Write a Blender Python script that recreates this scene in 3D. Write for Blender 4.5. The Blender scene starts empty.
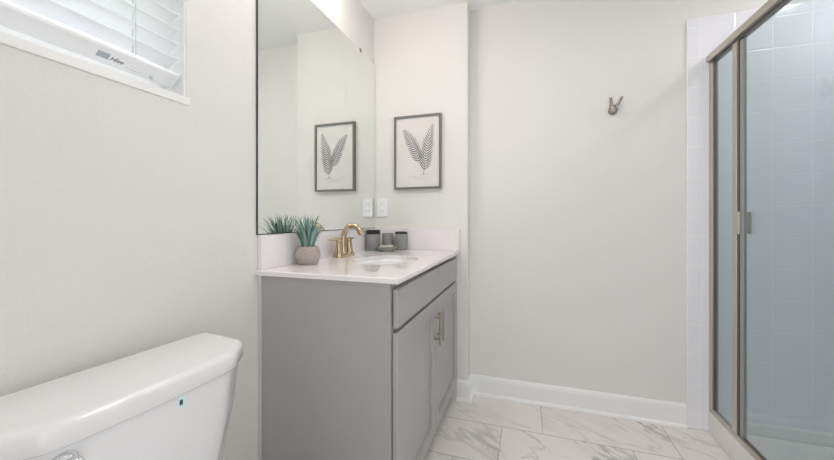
import bpy, bmesh, math, random
from mathutils import Vector, Matrix, Euler
C = bpy.context.scene.collection
S = bpy.context.scene
R = math.radians
PI = math.pi

# ------------------------------------------------------------------ camera
CAMX, CAMY, CAMZ = 0.9742, -2.078, 1.1112
YAW = 0.3139
cd = bpy.data.cameras.new('camera')
cd.sensor_fit = 'HORIZONTAL'; cd.sensor_width = 36.0
cd.lens = 36.0 * 341.31 / 834.0
cd.shift_y = -(230 - 219.03) / 834.0
cd.clip_start = 0.02
cam = bpy.data.objects.new('camera', cd); C.objects.link(cam)
cam.location = (CAMX, CAMY, CAMZ)
cam.rotation_euler = (PI/2, 0, YAW)
S.camera = cam

# ------------------------------------------------------------------ world, lights, exposure
S.view_settings.view_transform = 'Standard'
S.view_settings.look = 'None'
S.view_settings.gamma = 1.0
S.view_settings.use_curve_mapping = False
S.view_settings.exposure = 0.0
W = bpy.data.worlds.new('world'); S.world = W; W.use_nodes = True
bg = W.node_tree.nodes['Background']
bg.inputs[0].default_value = (0.965, 0.985, 1.0, 1); bg.inputs[1].default_value = 2.5
S.cycles.max_bounces = 14; S.cycles.diffuse_bounces = 7; S.cycles.glossy_bounces = 8
S.cycles.transparent_max_bounces = 16; S.cycles.transmission_bounces = 10
S.cycles.use_denoising = True
S.cycles.caustics_reflective = True

def area(name, loc, rot, sx, sy, power, col):
    l = bpy.data.lights.new(name, 'AREA'); l.shape = 'RECTANGLE'; l.size = sx; l.size_y = sy
    l.energy = power; l.color = col
    o = bpy.data.objects.new(name, l); C.objects.link(o); o.location = loc; o.rotation_euler = rot
    return o
# unseen lamp added over the shower to fit wall tones (housing built further down)
area('added_shower_light', (2.45, -0.38, 2.425), (0, 0, 0), 0.15, 0.15, 4.7, (1.0, 0.98, 0.95))
# unseen ceiling lamp added to brighten the room
area('added_ceiling_light', (1.05, -1.15, 2.385), (0, 0, 0), 0.3, 0.3, 6.0, (1.0, 0.985, 0.965))
# bulbs of the vanity light, watts per bulb
VANITY_W = 2.4
def bulb_strength(watts, r): return watts / (4 * math.pi**2 * r * r)

# ------------------------------------------------------------------ node helpers
def mat(name, color=(.8,.8,.8), rough=.5, metal=0.0, spec=.5, coat=0.0):
    m = bpy.data.materials.new(name); m.use_nodes = True
    b = m.node_tree.nodes['Principled BSDF']
    b.inputs['Base Color'].default_value = (*color, 1)
    b.inputs['Roughness'].default_value = rough
    b.inputs['Metallic'].default_value = metal
    b.inputs['Specular IOR Level'].default_value = spec
    b.inputs['Coat Weight'].default_value = coat
    return m
class N:
    def __init__(s, m): s.t = m.node_tree; s.n = s.t.nodes; s.l = s.t.links; s.b = s.n.get('Principled BSDF')
    def new(s, t, **k):
        x = s.n.new(t)
        for a, v in k.items(): setattr(x, a, v)
        return x
    def put(s, sock, v):
        if hasattr(v, 'is_output') or isinstance(v, bpy.types.NodeSocket): s.l.new(v, sock)
        else: sock.default_value = v
    def math(s, op, a, b=0.0, c=0.0):
        x = s.new('ShaderNodeMath', operation=op)
        s.put(x.inputs[0], a); s.put(x.inputs[1], b); s.put(x.inputs[2], c)
        return x.outputs[0]
    def comb(s, x, y, z):
        c = s.new('ShaderNodeCombineXYZ')
        for i, v in enumerate((x, y, z)): s.put(c.inputs[i], v)
        return c.outputs[0]
    def sep(s, v):
        c = s.new('ShaderNodeSeparateXYZ'); s.l.new(v, c.inputs[0]); return c.outputs
    def coord(s): return s.new('ShaderNodeTexCoord').outputs['Object']
    def noise(s, vec, scale, detail=2, rough=.5, dist=0):
        x = s.new('ShaderNodeTexNoise'); s.l.new(vec, x.inputs['Vector'])
        x.inputs['Scale'].default_value = scale; x.inputs['Detail'].default_value = detail
        x.inputs['Roughness'].default_value = rough; x.inputs['Distortion'].default_value = dist
        return x.outputs[0]
    def mix(s, f, a, b):
        x = s.new('ShaderNodeMix', data_type='RGBA'); s.put(x.inputs[0], f)
        s.put(x.inputs[6], a if not isinstance(a, tuple) else (*a, 1)); s.put(x.inputs[7], b if not isinstance(b, tuple) else (*b, 1))
        return x.outputs[2]
    def bump(s, h, strength, dist=.002):
        x = s.new('ShaderNodeBump'); x.inputs['Strength'].default_value = strength; x.inputs['Distance'].default_value = dist
        s.l.new(h, x.inputs['Height']); s.l.new(x.outputs[0], s.b.inputs['Normal'])
    def base(s, c): s.l.new(c, s.b.inputs['Base Color'])
    def smooth(s, v, lo, hi):
        x = s.new('ShaderNodeMapRange', interpolation_type='SMOOTHSTEP')
        s.put(x.inputs[0], v); x.inputs[1].default_value = lo; x.inputs[2].default_value = hi
        return x.outputs[0]

def noisy(m, scale, amt, bump=0, dist=.001):
    n = N(m); c = tuple(n.b.inputs['Base Color'].default_value[:3]); v = n.coord()
    f = n.noise(v, scale, 3)
    n.base(n.mix(f, tuple(x*(1-amt) for x in c), tuple(min(1, x*(1+amt)) for x in c)))
    if bump: n.bump(f, bump, dist)
    return m

# painted orange-peel wall
M_WALL = mat('wall_paint', (.768, .759, .740), .62, spec=.25)
n = N(M_WALL); v = n.coord(); f = n.noise(v, 170, 3, .55); g = n.noise(v, 60, 2)
n.bump(n.math('ADD', f, g), .5, .0024)
M_CEIL = mat('ceiling_paint', (.94, .945, .96), .8, spec=.1)
n = N(M_CEIL); n.bump(n.noise(n.coord(), 90, 3), .25, .002)
M_TRIM = noisy(mat('trim_paint', (.86, .86, .865), .3), 20, .01)

# marble-look floor tile, running bond by a third
M_FLOOR = mat('marble_floor_tile', (.8, .77, .76), .22)
n = N(M_FLOOR); v = n.coord(); X, Y, _ = n.sep(v)
TL, TW = .61, .303
rowf = n.math('DIVIDE', n.math('SUBTRACT', Y, -.2), TW)
row = n.math('FLOOR', rowf)
xs = n.math('DIVIDE', n.math('ADD', n.math('SUBTRACT', X, 1.047), n.math('MULTIPLY', n.math('MODULO', n.math('ADD', n.math('MULTIPLY', row, -1), 30), 3), .2033)), TL)
col = n.math('FLOOR', xs)
def edge(fr, size):
    d = n.math('SUBTRACT', .5, n.math('ABSOLUTE', n.math('SUBTRACT', fr, .5)))
    return n.math('MULTIPLY', d, size)
fy = n.math('FRACT', n.math('ADD', rowf, 50)); fx = n.math('FRACT', n.math('ADD', xs, 50))
ed = n.math('MINIMUM', edge(fx, TL), edge(fy, TW))
grout = n.math('SUBTRACT', 1, n.smooth(ed, .0010, .0024))
wn = n.new('ShaderNodeTexWhiteNoise', noise_dimensions='2D'); n.l.new(n.comb(row, col, 0), wn.inputs['Vector'])
r1, r2, r3 = n.sep(wn.outputs['Color'])
px = n.math('ADD', X, n.math('MULTIPLY', r1, 7)); py = n.math('ADD', Y, n.math('MULTIPLY', r2, 7))
# rotate so the veins run diagonally
a = R(-38)
u = n.math('ADD', n.math('MULTIPLY', px, math.cos(a)), n.math('MULTIPLY', py, math.sin(a)))
w = n.math('ADD', n.math('MULTIPLY', px, -math.sin(a)), n.math('MULTIPLY', py, math.cos(a)))
pv = n.comb(n.math('MULTIPLY', u, .34), w, n.math('MULTIPLY', r3, 5))
def ridge(scale, wid, detail, dist):
    q = n.noise(pv, scale, detail, .55, dist)
    return n.math('SUBTRACT', 1, n.smooth(n.math('ABSOLUTE', n.math('SUBTRACT', q, .5)), 0, wid))
v1 = ridge(3.6, .022, 4, .5); v2 = ridge(7.5, .03, 5, .8)
cl = n.smooth(n.noise(pv, 2.6, 3), .44, .70)
soft = n.smooth(n.noise(pv, 4.5, 4, .6), .52, .78)
vein = n.math('MAXIMUM', n.math('MULTIPLY', v1, n.math('ADD', .25, n.math('MULTIPLY', cl, .5))), n.math('MULTIPLY', v2, n.math('MULTIPLY', cl, .7)))
vein = n.math('MAXIMUM', vein, n.math('MULTIPLY', soft, .30))
c = n.mix(vein, (.815, .77, .75), (.33, .325, .33))
c = n.mix(grout, c, (.42, .39, .37)); n.base(c)
n.bump(n.math('SUBTRACT', 1, grout), .4, .0015)

# square glazed wall tile (grid in the wall's own x / z or y / z)
def tile_mat(name, axis, off):
    m = mat(name, (.84, .84, .885), .12); k = N(m); v = k.coord(); o = k.sep(v)
    A = k.math('DIVIDE', k.math('SUBTRACT', o[axis], off), .152)
    B = k.math('DIVIDE', k.math('SUBTRACT', o[2], 1.180), .157)
    def ee(q, s):
        fr = k.math('FRACT', k.math('ADD', q, 50))
        return k.math('MULTIPLY', k.math('SUBTRACT', .5, k.math('ABSOLUTE', k.math('SUBTRACT', fr, .5))), s)
    e = k.math('MINIMUM', ee(A, .152), ee(B, .157))
    gr = k.math('SUBTRACT', 1, k.smooth(e, .0012, .0024))
    k.base(k.mix(gr, (.83, .83, .875), (.865, .865, .89)))
    k.put(k.b.inputs['Roughness'], k.math('ADD', .14, k.math('MULTIPLY', gr, .5)))
    k.bump(k.smooth(e, .001, .006), .5, .0012)
    return m
M_TILE_X = tile_mat('glazed_tile_back', 0, 1.836)
M_TILE_Y = tile_mat('glazed_tile_side', 1, .09)

M_CAB = noisy(mat('grey_cabinet_paint', (.405, .397, .392), .38), 12, .02)
M_DARK = mat('shadow_gap', (.05, .05, .05), .8)
M_SCRIBE = mat('scribe_paint', (.62, .62, .63), .4)
# quartz
M_QUARTZ = mat('white_quartz', (.85, .82, .83), .05, coat=.2)
n = N(M_QUARTZ); v = n.coord()
n.base(n.mix(n.smooth(n.noise(v, 9, 5, .6, .6), .45, .75), (.845, .81, .83), (.79, .765, .795)))
M_CERAMIC = noisy(mat('white_porcelain', (.80, .80, .815), .07, coat=.4), 6, .006)
M_GOLD = noisy(mat('champagne_bronze', (.54, .42, .29), .2, metal=1), 60, .03)
M_NICKEL = noisy(mat('brushed_nickel', (.56, .52, .46), .33, metal=1), 80, .04)
M_DKNICKEL = noisy(mat('dark_channel', (.20, .19, .18), .4, metal=1), 80, .04)
M_SEAL = noisy(mat('grey_edge_strip', (.33, .33, .32), .3, metal=.6), 60, .05)
M_CHROME = noisy(mat('chrome', (.85, .86, .88), .06, metal=1), 30, .01)
M_PULL = noisy(mat('satin_pull_metal', (.40, .355, .30), .3, metal=1), 80, .04)
M_HOOK = noisy(mat('hook_metal', (.34, .31, .26), .32, metal=1), 80, .05)
M_FRAME = noisy(mat('grey_wood_frame', (.185, .165, .155), .45), 40, .12)
M_PAPER = noisy(mat('print_paper', (.72, .70, .68), .55), 10, .03)
M_MATB = mat('print_border', (.74, .78, .80), .5)
M_FERN = noisy(mat('fern_ink', (.11, .12, .14), .6), 90, .3)
M_INK = mat('faint_script_ink', (.50, .48, .46), .6)
M_PLASTIC = noisy(mat('white_plastic', (.88, .88, .90), .25), 10, .01)
M_SLOT = mat('outlet_slot', (.30, .30, .31), .5)
M_JAR = noisy(mat('grey_stoneware', (.275, .28, .28), .55), 120, .12, .2, .0006)
M_LID = noisy(mat('black_lid', (.012, .012, .013), .35), 30, .1)
M_SOAP = noisy(mat('pale_green_soap', (.46, .48, .40), .5), 30, .03)
M_DISH = noisy(mat('sage_grey_dish', (.22, .235, .20), .5), 90, .1)
M_POT = noisy(mat('ribbed_stone_pot', (.46, .40, .375), .7), 70, .10, .2, .0008)
M_LEAF = mat('succulent_leaf', (.12, .27, .22), .5)
n = N(M_LEAF); v = n.coord(); rnd = n.new('ShaderNodeNewGeometry').outputs['Random Per Island']
cc = n.mix(rnd, (.035, .13, .105), (.36, .50, .46)); n.base(cc)
M_SOIL = mat('pot_filling', (.06, .05, .04), .9)
M_BLIND = noisy(mat('white_faux_wood', (.90, .91, .93), .4), 18, .01)
M_CORD = mat('blind_cord', (.62, .68, .68), .7)
M_LABELG = mat('label_grey_box', (.42, .46, .50), .6)
M_LABELK = mat('label_ink', (.05, .06, .08), .6)
M_CURB = noisy(mat('cast_shower_base', (.80, .785, .755), .3), 15, .015)
M_STICK = mat('teal_sticker', (.66, .83, .85), .3)
M_STICKD = mat('sticker_mark', (.02, .07, .08), .4)
M_MIRROR = mat('mirror_silver', (.885, .915, .885), .0, metal=1)
M_MEDGE = mat('mirror_edge_shade', (.06, .07, .065), .3)
M_VINYL = mat('white_vinyl', (.88, .89, .90), .35)
def bulb_mat(name, col, watts, r):
    m = mat(name, (.9, .9, .88), .4); p = m.node_tree.nodes['Principled BSDF']
    p.inputs['Emission Color'].default_value = (*col, 1); p.inputs['Emission Strength'].default_value = bulb_strength(watts, r)
    return m
M_BULBV = bulb_mat('vanity_bulb_glow', (1.0, .915, .825), VANITY_W, .05)
M_LAMP = mat('added_lamp_diffuser', (.9, .9, .88), .4)  # glow of the added ceiling lamp
M_LAMP.node_tree.nodes['Principled BSDF'].inputs['Emission Color'].default_value = (1, .97, .93, 1)
M_LAMP.node_tree.nodes['Principled BSDF'].inputs['Emission Strength'].default_value = 2.5
M_CAULK = mat('caulk', (.80, .79, .76), .5)

def glass_mat(name, tint, refl=1.0):
    m = bpy.data.materials.new(name); m.use_nodes = True; k = N(m); k.n.remove(k.b)
    out = [x for x in k.n if x.type == 'OUTPUT_MATERIAL'][0]
    g = k.new('ShaderNodeNewGeometry')
    ior = k.math('ADD', 1.5, k.math('MULTIPLY', g.outputs['Backfacing'], (1/1.5) - 1.5))
    fr = k.new('ShaderNodeFresnel'); k.l.new(ior, fr.inputs['IOR'])
    tr = k.new('ShaderNodeBsdfTransparent'); tr.inputs[0].default_value = (*tint, 1)
    gl = k.new('ShaderNodeBsdfGlossy'); gl.inputs['Roughness'].default_value = 0.0; gl.inputs[0].default_value = (1, 1, 1, 1)
    mx = k.new('ShaderNodeMixShader'); k.l.new(k.math('MULTIPLY', fr.outputs[0], refl), mx.inputs[0])
    k.l.new(tr.outputs[0], mx.inputs[1]); k.l.new(gl.outputs[0], mx.inputs[2]); k.l.new(mx.outputs[0], out.inputs[0])
    return m
M_GLASS = glass_mat('shower_glass', (.825, .873, .883))
M_PANE = glass_mat('window_glass', (.97, .98, .98))

# ------------------------------------------------------------------ mesh helpers
def obj(name, bm, m, parent=None, smooth=False, bevel=0, seg=2, loc=None, angle=None):
    me = bpy.data.meshes.new(name); bmesh.ops.recalc_face_normals(bm, faces=bm.faces[:]); bm.to_mesh(me); bm.free()
    o = bpy.data.objects.new(name, me); C.objects.link(o)
    for x in (m if isinstance(m, (list, tuple)) else [m]): me.materials.append(x)
    if smooth:
        for p in me.polygons: p.use_smooth = True
        if angle:
            me.set_sharp_from_angle(angle=R(angle))
    if bevel:
        b = o.modifiers.new('edge_rounding', 'BEVEL'); b.width = bevel; b.segments = seg; b.limit_method = 'ANGLE'; b.angle_limit = R(40)
    if parent: o.parent = parent
    if loc: o.location = loc
    return o
def tag(o, label=None, cat=None, group=None, kind=None):
    if label: o['label'] = label
    if cat: o['category'] = cat
    if group: o['group'] = group
    if kind: o['kind'] = kind
    return o
def thing(name, label, cat, loc=(0,0,0), rz=0, group=None):
    o = bpy.data.objects.new(name, None); C.objects.link(o); o.location = loc; o.rotation_euler = (0, 0, rz)
    o.empty_display_size = .05
    return tag(o, label, cat, group)
def struct(name, bm, m, **k):
    return tag(obj(name, bm, m, **k), kind='structure')
def box(bm, x0, x1, y0, y1, z0, z1, mi=0):
    v = [bm.verts.new((x, y, z)) for x in (x0, x1) for y in (y0, y1) for z in (z0, z1)]
    for q in ((0,1,3,2),(4,6,7,5),(0,4,5,1),(2,3,7,6),(0,2,6,4),(1,5,7,3)):
        f = bm.faces.new([v[i] for i in q]); f.material_index = mi
    return bm
def bx(*a): return box(bmesh.new(), *a)
def lathe(bm, prof, cx=0, cy=0, cz=0, seg=40, M=None):
    rings = []
    for r, z in prof:
        ring = []
        for i in range(seg):
            t = 2*PI*i/seg; p = Vector((r*math.cos(t), r*math.sin(t), z))
            if M: p = M @ p
            ring.append(bm.verts.new(p + Vector((cx, cy, cz))))
        rings.append(ring)
    for a, b in zip(rings, rings[1:]):
        for i in range(seg): bm.faces.new((a[i], a[(i+1) % seg], b[(i+1) % seg], b[i]))
    bm.faces.new(rings[0][::-1]); bm.faces.new(rings[-1])
    return bm
def tube(bm, pts, rad, seg=14, flat=1.0):
    pts = [Vector(p) for p in pts]; n_ = len(pts)
    if not isinstance(rad, (list, tuple)): rad = [rad]*n_
    T = [(pts[min(i+1, n_-1)] - pts[max(i-1, 0)]).normalized() for i in range(n_)]
    up = Vector((0,0,1)) if abs(T[0].z) < .9 else Vector((0,1,0))
    U = (up - T[0]*up.dot(T[0])).normalized(); rings = []
    for i in range(n_):
        U = (U - T[i]*U.dot(T[i])).normalized(); V = T[i].cross(U)
        rings.append([bm.verts.new(pts[i] + rad[i]*(math.cos(2*PI*k/seg)*V + flat*math.sin(2*PI*k/seg)*U)) for k in range(seg)])
    for a, b in zip(rings, rings[1:]):
        for i in range(seg): bm.faces.new((a[i], a[(i+1) % seg], b[(i+1) % seg], b[i]))
    bm.faces.new(rings[0][::-1]); bm.faces.new(rings[-1])
    return bm
def prism(bm, poly, z0, z1, axis='z'):
    # poly of 2-D points swept between z0 and z1 along an axis; order x,y / y,z / x,z
    def P(a, b, t): return (a, b, t) if axis == 'z' else ((t, a, b) if axis == 'x' else (a, t, b))
    lo = [bm.verts.new(P(a, b, z0)) for a, b in poly]; hi = [bm.verts.new(P(a, b, z1)) for a, b in poly]; k = len(poly)
    bm.faces.new(lo[::-1]); bm.faces.new(hi)
    for i in range(k): bm.faces.new((lo[i], lo[(i+1) % k], hi[(i+1) % k], hi[i]))
    return bm
def loft(bm, rings, cap=True):
    rr = [[bm.verts.new(p) for p in r] for r in rings]; k = len(rr[0])
    for a, b in zip(rr, rr[1:]):
        for i in range(k): bm.faces.new((a[i], a[(i+1) % k], b[(i+1) % k], b[i]))
    if cap: bm.faces.new(rr[0][::-1]); bm.faces.new(rr[-1])
    return bm
def bez(p0, p1, p2, p3, k=14):
    p0, p1, p2, p3 = map(Vector, (p0, p1, p2, p3)); o = []
    for i in range(k+1):
        t = i/k; o.append(p0*(1-t)**3 + 3*p1*t*(1-t)**2 + 3*p2*t*t*(1-t) + p3*t**3)
    return o

# ------------------------------------------------------------------ room shell
H = 2.44; CW = .624; RY = .10; XR = 2.68; YF = -2.45
WX = 1.885            # face of the wall in line with the shower front
SY = -1.02            # near end of the shower
# window opening in the left wall
WY0, WY1, WZ0, WZ1 = -2.16, -1.318, 1.455, 2.18
bm = bmesh.new()
box(bm, -.14, 0, YF-.1, WY0, 0, H); box(bm, -.14, 0, WY1, .3, 0, H)
box(bm, -.14, 0, WY0, WY1, 0, WZ0); box(bm, -.14, 0, WY0, WY1, WZ1, H)
struct('wall_left', bm, M_WALL)
bm = bmesh.new()
box(bm, 0, CW, 0, .3, 0, H); box(bm, CW, XR, RY, .3, 0, H)
struct('wall_back', bm, M_WALL)
struct('wall_right', bx(XR, XR+.12, -1.2, .3, 0, H), M_WALL)
bm = bmesh.new(); box(bm, WX, XR+.12, YF-.1, SY-.10, 0, H)
struct('wall_shower_end', bm, M_WALL)
DX0, DX1 = .86, 1.70
bm = bmesh.new()
box(bm, 0, DX0, YF-.1, YF, 0, H); box(bm, DX1, WX, YF-.1, YF, 0, H); box(bm, DX0, DX1, YF-.1, YF, 2.05, H)
struct('wall_front', bm, M_WALL)
struct('ceiling', bx(-.14, XR+.12, YF-.1, .3, H, H+.1), M_CEIL)
struct('floor', bx(-.14, XR+.12, YF-.9, .3, -.1, 0), M_FLOOR)
struct('added_dim_ground', bx(-9, -.15, -8, 6, -.45, -.35), noisy(mat('added_ground_tone', (.16, .20, .09), .9), 3, .3))  # unseen ground added to cut the light reaching the slat undersides
# door casing round the open doorway behind the camera
bm = bmesh.new()
box(bm, DX0-.07, DX0, YF, YF+.016, 0, 2.12); box(bm, DX1, DX1+.07, YF, YF+.016, 0, 2.12); box(bm, DX0, DX1, YF, YF+.016, 2.05, 2.12)
struct('trim_1', bm, M_TRIM, bevel=.003)

# tiled shower walls
TZ = 2.172
bm = bmesh.new()
box(bm, 1.778, XR, RY-.010, RY, 0, TZ)
struct('wall_tile_back', bm, M_TILE_X, bevel=.006, seg=3)
struct('wall_tile_right', bx(XR-.010, XR, SY-.10, RY-.010, 0, TZ), M_TILE_Y)
struct('wall_tile_end', bx(WX+.05, XR-.010, SY-.10, SY-.09, 0, TZ), M_TILE_X)

# baseboards: profile (distance from wall, height)
BB = [(0,0),(.024,0),(.024,.006),(.021,.014),(.014,.019),(.013,.021),(.013,.098),(.011,.103),(.0115,.108),(.008,.116),(.004,.122),(0,.124)]
def base_run(name, pts):
    # pts: path on the floor, board lies to the left of the path direction; mitred corners
    k = len(pts); P = [Vector((*p, 0)) for p in pts]; rings = []
    for i in range(k):
        def nrm(a, b): d = (b-a).normalized(); return Vector((-d.y, d.x, 0))
        if i == 0: m_ = nrm(P[0], P[1])
        elif i == k-1: m_ = nrm(P[-2], P[-1])
        else:
            a, b = nrm(P[i-1], P[i]), nrm(P[i], P[i+1]); m_ = (a+b); m_ = m_/(m_.dot(a))
        rings.append([P[i] + m_*d + Vector((0,0,z)) for d, z in BB])
    struct(name, loft(bmesh.new(), rings), M_TRIM)
base_run('baseboard_back', [(1.7775, RY), (CW, RY), (CW, 0), (.56, 0)])
base_run('baseboard_left', [(0, -1.03), (0, YF)])
base_run('baseboard_front', [(0, YF), (DX0-.07, YF)])
base_run('baseboard_right', [(WX, YF), (WX, SY-.06)])

# ------------------------------------------------------------------ window and its blind
bm = bmesh.new()
fx0, fx1 = -.125, -.085
for (a, b, c_, d) in ((WY0, WY0+.045, WZ0+.022, WZ1), (WY1-.045, WY1, WZ0+.022, WZ1), (WY0+.045, WY1-.045, WZ0+.022, WZ0+.067), (WY0+.045, WY1-.045, WZ1-.045, WZ1), (WY0+.045, WY1-.045, 1.80, 1.84)):
    box(bm, fx0, fx1, a, b, c_, d)
wf = struct('window_1', bm, M_VINYL, bevel=.002)
obj('window_pane', bx(-.108, -.104, WY0+.045, WY1-.045, WZ0+.067, WZ1-.045), M_PANE, wf)
bm = bmesh.new(); box(bm, -.125, .004, WY0-.006, WY1+.010, WZ0-.003, WZ0+.022)
struct('trim_2', bm, M_TRIM, bevel=.003, seg=3)

bm = bmesh.new(); box(bm, -.0845, -.002, WY1-.006, WY1, WZ0+.022, WZ1); box(bm, -.0845, -.002, WY0, WY0+.006, WZ0+.022, WZ1)
struct('daylit_jamb_liner', bm, M_TRIM)  # white liner added to give the jambs a daylit brightness

bl = thing('window_blind', 'white faux wood slat blind, half open, hanging in the window above the toilet', 'blind', (-.036, (WY0+WY1)/2, WZ0))
BH = (WY1 - WY0)/2 - .011
bm = bmesh.new()
zs = .122
while zs < WZ1 - WZ0 - .08:
    # gently crowned slat, slightly tilted, room edge lower
    tilt = R(-24)
    up, dn = [], []
    for k in range(7):
        t = -1 + 2*k/6; d = .0245*t; zc = .0020*(1 - t*t)
        xx = d*math.cos(tilt) - zc*math.sin(tilt); zz = -d*math.sin(tilt) + zc*math.cos(tilt)
        up.append((xx, zz + .0014)); dn.append((xx, zz - .0014))
    poly = [(x_, zs + z_) for x_, z_ in up + dn[::-1]]
    prism(bm, poly, -BH, BH, 'y')
    zs += .0435
obj('slats', bm, M_BLIND, bl)
# bottom rail, hanging tipped so its underside faces the room; profile across (w) and through (t)
RT = R(40); RC = (.003, .070)
def rl(w, t): return (RC[0] + w*math.cos(RT) - t*math.sin(RT), RC[1] + w*math.sin(RT) + t*math.cos(RT))
sec = [rl(*p) for p in ((-.025, -.004), (-.021, -.008), (.021, -.008), (.025, -.004), (.025, .004), (.021, .008), (-.021, .008), (-.025, .004))]
rail = obj('bottom_rail', prism(bmesh.new(), sec, -BH, BH, 'y'), M_BLIND, bl, bevel=.0015)
UW = Vector((math.cos(RT), 0, math.sin(RT))); UN = Vector((math.sin(RT), 0, -math.cos(RT)))   # across, and out of the underside
def under(w, y, d=.0003): p = rl(w, -.008); return Vector((p[0], y, p[1])) + UN*d
def patch(w0, w1, y0, y1, d0=.0001, d1=.0004):
    bm = bmesh.new()
    loft(bm, [[under(w0, y0, d), under(w1, y0, d), under(w1, y1, d), under(w0, y1, d)] for d in (d0, d1)])
    return bm
for yy in (-.345, .345):
    c_ = under(-.012, yy, 0); ring = []
    bm = bmesh.new(); k = 16; V_ = Vector((0, 1, 0))
    loft(bm, [[c_ + UN*d + r*(UW*math.cos(2*PI*i/k) + V_*math.sin(2*PI*i/k)) for i in range(k)] for r, d in ((.005, .0001), (.005, .003), (.0035, .004))])
    obj('cord_button', bm, M_CORD, rail)
obj('headrail', bx(-.028, .028, -BH, BH, WZ1-WZ0-.052, WZ1-WZ0-.002), M_BLIND, bl, bevel=.002)
for yy in (-.29, 0, .29):
    bm = bmesh.new()
    tube(bm, [(.024, yy, .08), (.024, yy, WZ1-WZ0-.05)], .0011, 6)
    tube(bm, [(-.024, yy, .08), (-.024, yy, WZ1-WZ0-.05)], .0011, 6)
    tube(bm, [(.0, yy+.008, .08), (.0, yy+.008, WZ1-WZ0-.05)], .0012, 6)
    obj('ladder_cord', bm, M_CORD, bl)
# printed label on the rail
def text_mesh(name, body, size, m, parent, origin, ux, uz, shear=0, depth=.0003):
    cu = bpy.data.curves.new(name, 'FONT'); cu.body = body; cu.size = size; cu.shear = shear; cu.extrude = depth
    t = bpy.data.objects.new(name + '_src', cu); C.objects.link(t)
    dg = bpy.context.evaluated_depsgraph_get(); me = bpy.data.meshes.new_from_object(t.evaluated_get(dg))
    bpy.data.objects.remove(t); bpy.data.curves.remove(cu)
    o = bpy.data.objects.new(name, me); C.objects.link(o); me.materials.clear(); me.materials.append(m)
    ux, uz = Vector(ux).normalized(), Vector(uz).normalized(); nn = ux.cross(uz)
    me.transform(Matrix((( ux.x, uz.x, nn.x, origin[0]), (ux.y, uz.y, nn.y, origin[1]), (ux.z, uz.z, nn.z, origin[2]), (0,0,0,1))))
    o.parent = parent
    return o
LB = .249   # local y where the lettering starts
obj('label_box', patch(-.008, .008, LB-.036, LB-.010), M_LABELG, rail)
def on_rail(body, size, y, w, sh): return text_mesh('rail_lettering', body, size, M_LABELK, rail, under(w, y), (0, 1, 0), UW, sh)
on_rail('Hise', .0165, LB-.008, -.007, .35)
obj('label_flourish', tube(bmesh.new(), [under(-.011, LB+.03), under(-.013, LB+.052), under(-.012, LB+.07)], [.0003, .0007, .0003], 6), M_LABELG, rail)
on_rail('a', .016, .036, .006, .3)

# ------------------------------------------------------------------ vanity cabinet
YE = -1.030      # side panel face
FX = .541        # face frame front
DT = .018        # door thickness
van = thing('vanity_cabinet', 'grey painted shaker vanity cabinet under the white countertop', 'cabinet', (0, 0, 0))
G = .004
bm = bmesh.new()
box(bm, .018, FX-.019, YE, YE+.018, 0, .899)         # near side panel
box(bm, .018, FX-.019, -.022, -.004, 0, .899)
box(bm, .018, FX-.019, YE+.018, -.022, .10, .118)
box(bm, .018, .026, YE+.018, -.022, .118, .899)
obj('carcass', bm, M_CAB, van, bevel=.0008)
bm = bmesh.new()
box(bm, FX-.019, FX, YE-.0015, YE+.035, .10, .899); box(bm, FX-.019, FX, -.040, -.004, .10, .899)
box(bm, FX-.019, FX, YE+.035, -.040, .866, .899); box(bm, FX-.019, FX, YE+.035, -.040, .726, .760)
box(bm, FX-.019, FX, YE+.035, -.040, .10, .118); box(bm, FX-.019, FX, -.545, -.505, .118, .726)
obj('face_frame', bm, M_CAB, van, bevel=.0012)
obj('toe_kick', bx(.46, .472, YE+.018, -.022, 0, .10), M_CAB, van)
s_ = obj('scribe_strip', bx(.001, .017, YE-.004, YE+.012, 0, .899), M_SCRIBE, van); s_['label'] = 'pale scribe strip along the wall'
DY0, DY1 = YE+.012, -.022
# false drawer front, slab with softened edges
obj('drawer_front', bx(FX+.004, FX+.004+DT, DY0, DY1, .744, .876), M_CAB, van, bevel=.004, seg=3)
def shaker(y0, y1, z0, z1):
    bm = bmesh.new(); x0, x1 = FX+.004, FX+.004+DT; rw = .056; xp = x1-.011; sl = .004
    # frame with a sloped inner edge and recessed panel
    def ring(x, ins): return [(x, y0+ins, z0+ins), (x, y1-ins, z0+ins), (x, y1-ins, z1-ins), (x, y0+ins, z1-ins)]
    rs = [ring(x0, 0), ring(x1-.002, 0), ring(x1, .002), ring(x1, rw), ring(x1-.010, rw+.001), ring(x1-.016, rw+.0015), ring(x1-.016, rw+.0075), ring(xp+.001, rw+.0078)]
    loft(bm, rs)
    return bm
mid = -.527
for k, (a, b) in enumerate(((DY0, mid-.0018), (mid+.0018, DY1))):
    d = obj('door', shaker(a, b, .108, .730), M_CAB, van)
    hy = (b - .030) if k == 0 else (a + .030)
    bm = bmesh.new(); X0 = FX+.004+DT
    tube(bm, [(X0+.030, hy, .535), (X0+.030, hy, .685)], .0055, 12)
    for zz in (.562, .658): tube(bm, [(X0-.001, hy, zz), (X0+.030, hy, zz)], .0045, 10)
    h = obj('handle', bm, M_PULL, d, smooth=True, angle=40); h['label'] = 'brushed metal bar pull'

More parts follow.
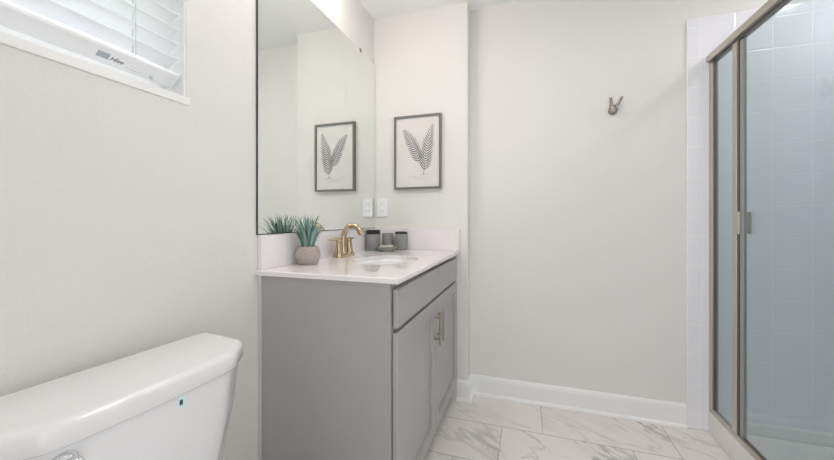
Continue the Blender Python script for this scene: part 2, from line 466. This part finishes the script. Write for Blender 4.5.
# ------------------------------------------------------------------ countertop with sink and splashes
ct = thing('countertop', 'white quartz countertop with oval undermount sink on the grey vanity', 'countertop', (0, 0, .90))
CX1, CY0 = .5759, -1.0471; CT = .0182
SCX, SCY, SA, SB = .332, -.575, .150, .185
def slab_with_hole(x0, x1, y0, y1, z0, z1, cx, cy, a, b, k=64):
    bm = bmesh.new()
    out2 = []
    for i in range(k):
        t = 2*PI*i/k; dx, dy = math.cos(t), math.sin(t)
        s = min(((x1-cx)/dx if dx > 1e-9 else ((x0-cx)/dx if dx < -1e-9 else 1e9)), ((y1-cy)/dy if dy > 1e-9 else ((y0-cy)/dy if dy < -1e-9 else 1e9)))
        out2.append([cx+dx*s, cy+dy*s])
    for c_ in ((x0,y0),(x1,y0),(x1,y1),(x0,y1)):   # snap the nearest sample to each corner
        j = min(range(k), key=lambda q: (out2[q][0]-c_[0])**2 + (out2[q][1]-c_[1])**2); out2[j] = list(c_)
    inn = []
    for i in range(k):
        t = math.atan2((out2[i][1]-cy)/b, (out2[i][0]-cx)/a); inn.append((cx+a*math.cos(t), cy+b*math.sin(t)))
    e = .003
    def sh(p, q): return p
    rings = [[(p[0], p[1], z1) for p in inn], [(min(max(p[0], x0+e), x1-e), min(max(p[1], y0+e), y1-e), z1) for p in out2],
             [(p[0], p[1], z1-e) for p in out2], [(p[0], p[1], z0) for p in out2], [(p[0], p[1], z0) for p in inn]]
    rr = [[bm.verts.new(p) for p in r] for r in rings]; rr.append(rr[0])
    for A_, B_ in zip(rr, rr[1:]):
        for i in range(k): bm.faces.new((A_[i], A_[(i+1) % k], B_[(i+1) % k], B_[i]))
    return bm
obj('worktop', slab_with_hole(.001, CX1, CY0, -.001, 0, CT, SCX, SCY, SA, SB), M_QUARTZ, ct)
bm = bmesh.new(); k = 48; rings = []
for f, z in ((1.03, -.0005), (1.0, -.0005), (.985, -.02), (.95, -.06), (.86, -.10), (.66, -.125), (.35, -.135), (.13, -.138)):
    rings.append([(SCX+SA*f*math.cos(2*PI*i/k), SCY+SB*f*math.sin(2*PI*i/k), z) for i in range(k)])
loft(bm, rings, False); bm.faces.new(list(bm.verts)[-k:])
b_ = obj('sink_basin', bm, M_CERAMIC, ct, smooth=True); b_['label'] = 'white ceramic oval sink'
so = b_.modifiers.new('wall', 'SOLIDIFY'); so.thickness = .006; so.offset = 1
d_ = obj('drain', lathe(bmesh.new(), [(.020, 0), (.020, .003), (.012, .005)], SCX, SCY, -.137, 24), M_GOLD, ct, smooth=True, angle=40); d_['label'] = 'bronze sink drain'
BSZ = .1503
obj('backsplash', bx(.001, .020, YE-.006, -.001, CT, BSZ), M_QUARTZ, ct, bevel=.0015)
obj('sidesplash', bx(.0205, CX1, -.020, -.001, CT, BSZ-.002), M_QUARTZ, ct, bevel=.0015)
CTZ = .90 + CT

# ------------------------------------------------------------------ mirror
mr = thing('wall_mirror', 'large frameless mirror on the left wall above the vanity', 'mirror', (0, 0, 1.0520))
MY0, MY1, MZT = -1.043, -.003, 2.1395 - 1.052
me_ = obj('mirror_backing', bx(.0015, .006, MY0, MY1, 0, MZT), M_MEDGE, mr); me_['label'] = 'dark mirror edge with its shadow in the colour'  # dark rim paints the mirror edge together with its shadow line
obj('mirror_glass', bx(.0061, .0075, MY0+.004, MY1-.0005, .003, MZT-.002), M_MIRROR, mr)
for yy, zz in ((-.21, MZT-.012), (-.80, MZT-.012)):
    obj('mirror_clip', bx(.0015, .011, yy-.008, yy+.008, zz, zz+.020), M_DKNICKEL, mr, bevel=.001)

# ------------------------------------------------------------------ framed fern print
pic = thing('framed_print', 'grey framed print of two dark fern fronds on the wall beside the mirror', 'picture', (.307, 0, 1.303))
PW, PH = .311, .467; fw, fd = .0125, .026
bm = bmesh.new()
def pr_(ins, y): return [(-PW/2+ins, y, ins), (PW/2-ins, y, ins), (PW/2-ins, y, PH-ins), (-PW/2+ins, y, PH-ins)]
loft(bm, [pr_(0, -.0015), pr_(0, -fd), pr_(fw, -fd), pr_(fw, -.012)], True)
fr_ = obj('frame', bm, M_FRAME, pic); fr_['label'] = 'narrow grey brown wooden frame'
bm = bx(-PW/2+fw, PW/2-fw, -.0155, -.0121, fw, PH-fw)
bd = obj('print_border', bm, M_MATB, pic)
pp = obj('print_paper', bx(-PW/2+fw+.007, PW/2-fw-.007, -.0165, -.0155, fw+.009, PH-fw-.012), M_PAPER, pic)
def fern(base, tip, maxlen, npairs, seed, bend):
    rnd_ = random.Random(seed); bm = bmesh.new(); y = -.0172
    b, t = Vector(base), Vector(tip); ax = (t-b); L = ax.length; d = ax.normalized(); nrm = Vector((-d.y, d.x))
    def at(s): return b + ax*s + nrm*bend*math.sin(PI*s)
    pts = [Vector((at(i/16).x, y, at(i/16).y)) for i in range(17)]
    tube(bm, pts, [.0013*(1-.8*i/16) for i in range(17)], 6)
    for i in range(npairs):
        s = .10 + .88*i/npairs
        ln = maxlen*(math.sin(PI*(.22+.78*s)**.9)*.9+.10)*rnd_.uniform(.9, 1.05)
        for sd in (-1, 1):
            o = at(s); dirv = (d*math.cos(R(54)) + nrm*sd*math.sin(R(54))).normalized(); pn = Vector((-dirv.y, dirv.x))
            w = .0066*(.45+.55*ln/maxlen); vs = []
            for (q, ww) in ((0, .35), (.3, 1), (.65, .8), (1, .08)):
                c_ = o + dirv*ln*q + d*ln*.22*q*q
                vs.append((c_ + pn*w*.5*ww, c_ - pn*w*.5*ww))
            top = [p[0] for p in vs] + [p[1] for p in vs[::-1]]
            fa = [bm.verts.new((p.x, y-.0004, p.y)) for p in top]; fb = [bm.verts.new((p.x, y+.0006, p.y)) for p in top]
            bm.faces.new(fa); bm.faces.new(fb[::-1])
            for j in range(len(top)): bm.faces.new((fa[j], fa[(j+1) % len(top)], fb[(j+1) % len(top)], fb[j]))
    return bm
obj('fern_frond', fern((.022, .150), (-.098, .388), .052, 15, 3, -.012), M_FERN, pp)
obj('fern_frond', fern((.042, .088), (.104, .412), .054, 18, 5, .010), M_FERN, pp)
bm = bmesh.new()
for (x0, x1, z0, am, fq) in ((-.06, .03, .078, .007, 7), (.02, .075, .088, .006, 5), (-.02, .06, .064, .004, 8)):
    tube(bm, [(x0+(x1-x0)*i/30, -.0168, z0+am*math.sin(fq*i/30*PI)*(.4+.6*math.sin(i*1.3))) for i in range(31)], .0009, 5)
obj('faint_handwriting', bm, M_INK, pp)

# ------------------------------------------------------------------ outlet
out = thing('wall_outlet', 'white duplex outlet plate on the wall beside the mirror edge', 'outlet', (.060, 0, 1.185))
obj('cover_plate', bx(-.037, .037, -.0075, -.001, -.060, .060), M_PLASTIC, out, bevel=.003, seg=3)
for zz in (-.024, .024):
    r_ = obj('receptacle', lathe(bmesh.new(), [(.0165, 0), (.0165, .0022), (.0155, .003)], 0, -.0075, zz, 28, Matrix.Rotation(R(90), 3, 'X')), M_PLASTIC, out)
    for xx in (-.0065, .0065): obj('slot', bx(xx-.0011, xx+.0011, -.0112, -.0104, zz-.002, zz+.008), M_SLOT, r_)
obj('screw', lathe(bmesh.new(), [(.003, 0), (.0025, .001)], 0, -.0075, 0, 12, Matrix.Rotation(R(90), 3, 'X')), M_CHROME, out)

# ------------------------------------------------------------------ robe hook
hk = thing('robe_hook', 'brushed metal double prong robe hook on the bare back wall', 'hook', (1.430, RY, 1.724))
Rx = Matrix.Rotation(R(90), 3, 'X')
obj('mounting_post', lathe(bmesh.new(), [(.024, .001), (.024, .006), (.020, .009), (.0205, .036), (.019, .042), (.013, .045)], 0, 0, 0, 32, Rx), M_HOOK, hk, smooth=True, angle=35)
for sx, tx, tz in ((-1, -.018, .062), (1, .038, .063)):
    pts = bez((sx*.006, -.028, .002), (sx*.016, -.032, .022), (tx*.62, -.036, .030), (tx, -.042, tz), 12)
    rad = [.0125 - .0045*min(1, i/6) for i in range(13)]; rad[-1] = .0065
    obj('prong', tube(bmesh.new(), pts, rad, 16), M_HOOK, hk, smooth=True, angle=60)

# ------------------------------------------------------------------ faucet
fa = thing('faucet', 'champagne bronze two handle faucet with arched spout behind the sink', 'faucet', (.070, -.515, CTZ))
bm = bmesh.new(); k = 40
def stad(sx, sy, z):  # rounded deck plate outline
    o = []
    for i in range(k):
        t = 2*PI*i/k; cy_ = (1 if math.sin(t) >= 0 else -1)*(sy - sx)
        o.append((sx*math.cos(t), cy_ + sx*math.sin(t), z))
    return o
loft(bm, [stad(.028, .080, .0005), stad(.028, .080, .006), stad(.025, .077, .011), stad(.020, .070, .014)])
obj('base_plate', bm, M_GOLD, fa, smooth=True, angle=50)
pts = bez((.0, 0, .012), (-.016, 0, .085), (.000, 0, .163), (.050, 0, .160), 16) + bez((.050, 0, .160), (.074, 0, .158), (.088, 0, .138), (.100, 0, .116), 8)[1:]
rad = [.0185 - .0050*min(1, i/8) for i in range(len(pts))]
for i in range(5): rad[-1-i] = .0145
rad[-1] = .0135
obj('spout', tube(bmesh.new(), pts, rad, 20), M_GOLD, fa, smooth=True, angle=50)
for sd in (-1, 1):
    h = obj('handle', lathe(bmesh.new(), [(.0265, .010), (.0265, .016), (.0205, .028), (.0155, .060), (.0140, .082), (.0150, .086), (.0135, .093), (.007, .097)], 0, sd*.0515, 0, 28), M_GOLD, fa, smooth=True, angle=40)
    pts = bez((0, sd*.0515, .089), (-.004, sd*.075, .095), (-.010, sd*.100, .086), (-.014, sd*.128, .091), 8)
    obj('lever', tube(bmesh.new(), pts, [.010, .010, .0095, .009, .0085, .0085, .0085, .0075, .005], 12, .6), M_GOLD, h, smooth=True)

# ------------------------------------------------------------------ counter accessories
def jar(label, x, y, r, hgt, lid, part):
    t = thing('bathroom_jar', label, 'jar', (x, y, CTZ), 0, 'grey jars on the counter')
    h0 = hgt - lid
    obj('jar_body', lathe(bmesh.new(), [(r*.94, .0005), (r, .004), (r, h0-.003), (r*.97, h0)], 0, 0, 0, 40), M_JAR, t, smooth=True, angle=40)
    if lid: obj(part, lathe(bmesh.new(), [(r*.95, h0), (r*.99, h0+.001), (r*.99, hgt-.003), (r*.9, hgt)], 0, 0, 0, 40), M_LID, t, smooth=True, angle=40)
    return t
jar('tall grey jar with a deep black lid, nearest the faucet', .068, -.160, .0430, .127, .027, 'lid')
jar('right-hand grey jar with a thin black lid, beside the bare splash', .217, -.066, .0400, .114, .014, 'lid')
t = thing('bathroom_tumbler', 'short plain grey tumbler without a lid, behind the soap dish', 'tumbler', (.124, -.064, CTZ))
obj('cup', lathe(bmesh.new(), [(.032, .0005), (.0355, .004), (.0355, .101), (.0345, .103), (.032, .102), (.0315, .012), (.002, .010)], 0, 0, 0, 36), M_JAR, t, smooth=True, angle=40)
t = thing('soap_dish', 'low oval sage grey soap dish in front of the grey jars', 'soap dish', (.170, -.188, CTZ), R(35))
def oval(a, b, z, k=36): return [(a*math.cos(2*PI*i/k), b*math.sin(2*PI*i/k), z) for i in range(k)]
obj('dish', loft(bmesh.new(), [oval(.042, .032, .0005), oval(.056, .038, .010), oval(.063, .042, .026), oval(.061, .040, .028), oval(.055, .034, .022), oval(.02, .014, .018)]), M_DISH, t, smooth=True, angle=50)
so_ = obj('soap_bar', loft(bmesh.new(), [oval(.036, .020, .0195), oval(.043, .026, .024), oval(.043, .026, .031), oval(.036, .020, .036)]), M_SOAP, None, smooth=True)
so_.location = t.location; so_.rotation_euler = t.rotation_euler
tag(so_, 'pale green soap bar lying in the sage grey dish', 'soap')

# potted plant
pl = thing('potted_plant', 'blue-green spiky grass plant in a ribbed beige pot on the counter end', 'plant', (.076, -.828, CTZ))
prof = []
for i in range(121):
    q = i/120; z = .0005 + .0755*q
    r = .036 + .0150*math.sin(PI*min(1, (q*.92+.04)))**.8 + .002*q
    r += .0014*math.sin(q*PI*22)
    prof.append((r, z))
prof += [(.0395, .077), (.0365, .0765), (.035, .064)]
obj('pot', lathe(bmesh.new(), prof, 0, 0, 0, 48), M_POT, pl, smooth=True)
obj('pot_filling', lathe(bmesh.new(), [(.0335, .0642), (.0335, .068)], 0, 0, 0, 32), M_SOIL, pl)
rn = random.Random(11); bm = bmesh.new()
for i in range(105):
    a_ = rn.uniform(0, 2*PI); rr = .026*math.sqrt(rn.random()); lean = (rr/.026)*rn.uniform(.20, .60) + rn.uniform(-.06, .08)
    L = rn.uniform(.095, .168)*(1-.12*lean); w = rn.uniform(.0024, .0042)
    o = Vector((rr*math.cos(a_), rr*math.sin(a_), .066)); od = Vector((math.cos(a_), math.sin(a_), 0))
    tw = rn.uniform(-1, 1); sd = Vector((-od.y, od.x, 0))*math.cos(tw) + od*math.sin(tw)*.6
    rings = []
    for j in range(7):
        q = j/6; ang = lean*(.55+.8*q*q)
        c_ = o + od*(L*q*math.sin(ang)) + Vector((0, 0, L*q*math.cos(ang)))
        if c_.x + pl.location.x < .030: c_.x = .030 - pl.location.x + (.004*q)
        ww = w*(.75+.6*q)*(1 - q**3) + .0003
        nn = (sd.cross(Vector((0,0,1)))).normalized()
        rings.append([c_ - sd*ww, c_ + nn*ww*.45, c_ + sd*ww, c_ - nn*ww*.12])
    loft(bm, rings)
obj('foliage', bm, M_LEAF, pl)

# ------------------------------------------------------------------ toilet
toi = thing('toilet', 'white two piece toilet with a chamfered tank lid against the left wall', 'toilet', (.035, -1.5525, 0), R(-4.8))
# local x out from the wall, y along it
def lidring(ins, z, bow=.007):
    hw = .257 - ins; x0 = ins*.6; x1 = .226 - ins; k = 12
    half = [(x0+.006, hw-.001), (x1-.066, hw-.012), (x1-.058, hw-.0155), (x1-.050, hw-.024), (x1-.012, hw-.072), (x1-.005, hw-.082), (x1, hw-.096)]
    pts = [(a, -b) for a, b in half]
    for i in range(1, k):
        y_ = (hw-.096)*(-1 + 2*i/k); pts.append((x1 + bow*(1-(y_/(hw-.096))**2), y_))
    pts += half[::-1] + [(x0, hw-.010), (x0, -hw+.010)]
    return [(a, b, z) for a, b in pts]
bm = loft(bmesh.new(), [lidring(.010, .7325), lidring(.002, .7335), lidring(0, .737), lidring(0, .764), lidring(.0015, .769), lidring(.005, .7735), lidring(.010, .776), lidring(.018, .777)])
obj('tank_lid', bm, M_CERAMIC, toi, smooth=True, angle=60)
bm = loft(bmesh.new(), [lidring(.046, .395), lidring(.041, .41), lidring(.029, .50), lidring(.015, .62), lidring(.007, .7315)])
tk = obj('tank', bm, M_CERAMIC, toi, smooth=True, angle=60)
# flush lever, low on the near end of the tank front
bm = lathe(bmesh.new(), [(.0, 0), (.020, .001), (.020, .004), (.014, .010), (.011, .014)], .2165, -.150, .705, 28, Matrix.Rotation(R(90), 3, 'Y'))
lev = obj('flush_lever', bm, M_CHROME, toi, smooth=True, angle=45); lev['label'] = 'chrome flush lever'
pts = bez((.233, -.134, .707), (.246, -.147, .710), (.246, -.187, .700), (.242, -.227, .690), 12)
obj('lever_arm', tube(bmesh.new(), pts, [.004, .0105, .0125, .0125, .012, .0112, .0104, .0096, .009, .0086, .0084, .008, .005], 16, .75), M_CHROME, lev, smooth=True)
# small oval sticker under the lid
Ry = Matrix.Rotation(R(90), 3, 'Y')
bm = bmesh.new(); k = 24
for (a, b, xx) in ((.0098, .0130, .0),): loft(bm, [[(x_, a*math.cos(2*PI*i/k), b*math.sin(2*PI*i/k)) for i in range(k)] for x_ in (0, .0006)])
st = obj('tank_sticker', bm, M_STICK, toi, loc=(.2250, .037, .7165)); st['label'] = 'small teal oval sticker'
obj('sticker_mark', bx(.0006, .0010, -.0035, .0035, -.006, .0045), M_STICKD, st)
# bowl, seat and pedestal (below the frame)
def egg(a0, a1, b, z, k=40, cx=.47):
    o = []
    for i in range(k):
        t = 2*PI*i/k; c_ = math.cos(t); o.append((cx + (a1 if c_ > 0 else a0)*c_, b*math.sin(t), z))
    return o
bm = loft(bmesh.new(), [egg(.22, .16, .105, .001), egg(.22, .16, .10, .03), egg(.21, .15, .092, .14), egg(.20, .20, .125, .26), egg(.19, .25, .165, .36), egg(.20, .27, .180, .395), egg(.15, .225, .135, .395), egg(.11, .17, .10, .30), egg(.04, .05, .04, .22)])
obj('bowl', bm, M_CERAMIC, toi, smooth=True, angle=60)
obj('tank_shelf', loft(bmesh.new(), [[(.03, -.10, z), (.30, -.12, z), (.30, .12, z), (.03, .10, z)] for z in (.30, .394)]), M_CERAMIC, toi, bevel=.015, seg=3)
bm = loft(bmesh.new(), [egg(.20, .275, .185, .397), egg(.205, .28, .19, .405), egg(.20, .275, .185, .413), egg(.02, .03, .02, .416)])
obj('seat_cover', bm, M_PLASTIC, toi, smooth=True, angle=60)

# ------------------------------------------------------------------ shower base and enclosure
CB = .108
sb = thing('shower_tray', 'low off white shower base and curb below the glass door', 'shower base', (0, 0, 0))
bm = bmesh.new()
y0_, y1_ = SY-.088, RY-.0105
box(bm, 1.872, 1.960, y0_, y1_, .0005, CB)
box(bm, 1.960, XR-.0105, y0_, y1_, .0005, .035); box(bm, XR-.05, XR-.0105, y0_, y1_, .035, .09); box(bm, 1.960, XR-.05, y1_-.035, y1_, .035, .09); box(bm, 1.960, XR-.05, y0_, y0_+.035, .035, .09)
obj('shower_pan', bm, M_CURB, sb, bevel=.005, seg=3)
obj('caulk_line', bx(1.866, 1.8715, y0_, y1_, .0005, .004), M_CAULK, sb)
dr_ = obj('drain', lathe(bmesh.new(), [(.045, .0352), (.045, .038), (.035, .039)], 2.28, -.45, 0, 28), M_CHROME, sb, smooth=True, angle=40)

en = thing('shower_enclosure', 'framed glass shower enclosure with fixed panel and door, brushed nickel frame', 'shower enclosure', (1.875, 0, CB))
ZT = 1.962 - CB
GX = .012     # glass plane, local
yB = RY - .011; yE = SY - .085
yM0, yM1 = -.168, -.122           # mullion
bm = bmesh.new(); box(bm, -.012, .036, yE, yB, ZT-.034, ZT)
obj('header', bm, M_NICKEL, en, bevel=.002)
obj('header_channel', bx(.004, .026, yE, yB-.02, ZT-.044, ZT-.0345), M_DKNICKEL, en)
obj('bottom_track', prism(bmesh.new(), [(0, .0005), (.030, .0005), (.030, .014), (.022, .024), (.006, .024), (0, .018)], yE, yB, 'y'), M_NICKEL, en)
obj('wall_jamb', bx(0, .028, yB-.030, yB, .0245, ZT-.0445), M_NICKEL, en, bevel=.0015)
obj('wall_jamb', bx(0, .028, yE, yE+.030, .0245, ZT-.0445), M_NICKEL, en, bevel=.0015)
obj('jamb_gasket', bx(.006, .020, yB-.038, yB-.0305, .0245, ZT-.0445), M_DKNICKEL, en)
obj('mullion', bx(0, .028, yM0+.012, yM1, .0245, ZT-.0445), M_NICKEL, en, bevel=.0015)
obj('mullion_channel', bx(.003, .024, yM0, yM0+.0115, .0245, ZT-.0445), M_DKNICKEL, en)
obj('fixed_panel', bx(GX-.003, GX+.003, yM1, yB-.038, .0245, ZT-.0445), M_GLASS, en)
dy1, dy0 = yM0-.003, yE+.036
door = obj('shower_door', bx(GX-.003, GX+.003, dy0, dy1-.026, .034, ZT-.054), M_GLASS, en)
obj('door_stile', bx(GX-.007, GX+.007, dy1-.0255, dy1,   .030, ZT-.050), M_SEAL, door, bevel=.0015)
obj('drip_sweep', bx(GX-.004, GX+.004, dy0, dy1-.026, .0255, .034), M_DKNICKEL, door)
obj('hinge_stile', bx(GX-.007, GX+.007, dy0-.005, dy0-.0002, .030, ZT-.050), M_NICKEL, door)
# slim vertical pull: one bar outside, one inside, joined through the door stile
bm = bmesh.new(); hz0, hz1 = 1.045-CB, 1.143-CB
box(bm, -.022, -.016, dy1-.048, dy1-.022, hz0, hz1); box(bm, -.0165, -.0071, dy1-.026, dy1-.021, hz0, hz1)
box(bm, .0071, .030, dy1-.016, dy1-.011, hz0, hz1); box(bm, .0295, .036, dy1-.026, dy1-.004, hz0, hz1)
h = obj('pull_handle', bm, M_NICKEL, door, bevel=.001)
h['label'] = 'brushed nickel pull on the door edge'

# shower fittings on the back wall, mostly past the frame
sv = thing('shower_valve', 'small round metal shower fitting on the tiled wall behind the glass', 'shower valve', (2.396, RY-.0105, .735))
obj('valve_plate', lathe(bmesh.new(), [(.020, .0005), (.020, .005), (.015, .008), (.013, .03), (.010, .032)], 0, 0, 0, 28, Rx), M_DKNICKEL, sv, smooth=True, angle=40)

# ------------------------------------------------------------------ lamps (above the frame; ceiling and shower ones added)
def globe(r, x, y, z, seg=24):
    return lathe(bmesh.new(), [(max(.004, r*math.sin(PI*i/12)), -r*math.cos(PI*i/12)) for i in range(13)], x, y, z, seg)
vl = thing('vanity_light', 'three globe bronze vanity light on the wall above the mirror', 'lamp', (0, -.83, 2.30))
obj('wall_plate', bx(.0012, .022, -.19, .19, -.03, .03), M_GOLD, vl, bevel=.003)
for yy in (-.15, 0, .15):
    obj('lamp_arm', tube(bmesh.new(), [(.018, yy, 0), (.105, yy, 0)], .009, 14), M_GOLD, vl, smooth=True, angle=40)
    obj('bulb', globe(.05, .15, yy, 0), M_BULBV, vl, smooth=True)
lp = thing('added_ceiling_lamp', 'added unseen round flush white ceiling lamp above the bathroom floor', 'lamp', (1.05, -1.15, H))  # fixture added to carry the fitted ceiling light
obj('lamp_mount', lathe(bmesh.new(), [(.17, -.001), (.17, -.02), (.15, -.022)], 0, 0, 0, 40), M_NICKEL, lp)
obj('lamp_shade', lathe(bmesh.new(), [(.15, -.0225), (.145, -.035), (.11, -.045), (.05, -.05)], 0, 0, 0, 40), M_LAMP, lp, smooth=True)
dl = thing('added_shower_downlight', 'added unseen round recessed ceiling lamp over the shower', 'lamp', (2.45, -.38, H))  # fixture added for the fitted shower light
bm = bmesh.new(); k = 40
loft(bm, [[(r*math.cos(2*PI*i/k), r*math.sin(2*PI*i/k), z) for i in range(k)] for r, z in ((.105, -.001), (.135, -.001), (.135, -.008), (.112, -.012), (.105, -.010), (.105, -.001))], False)
obj('lamp_trim', bm, M_VINYL, dl, smooth=True, angle=40)
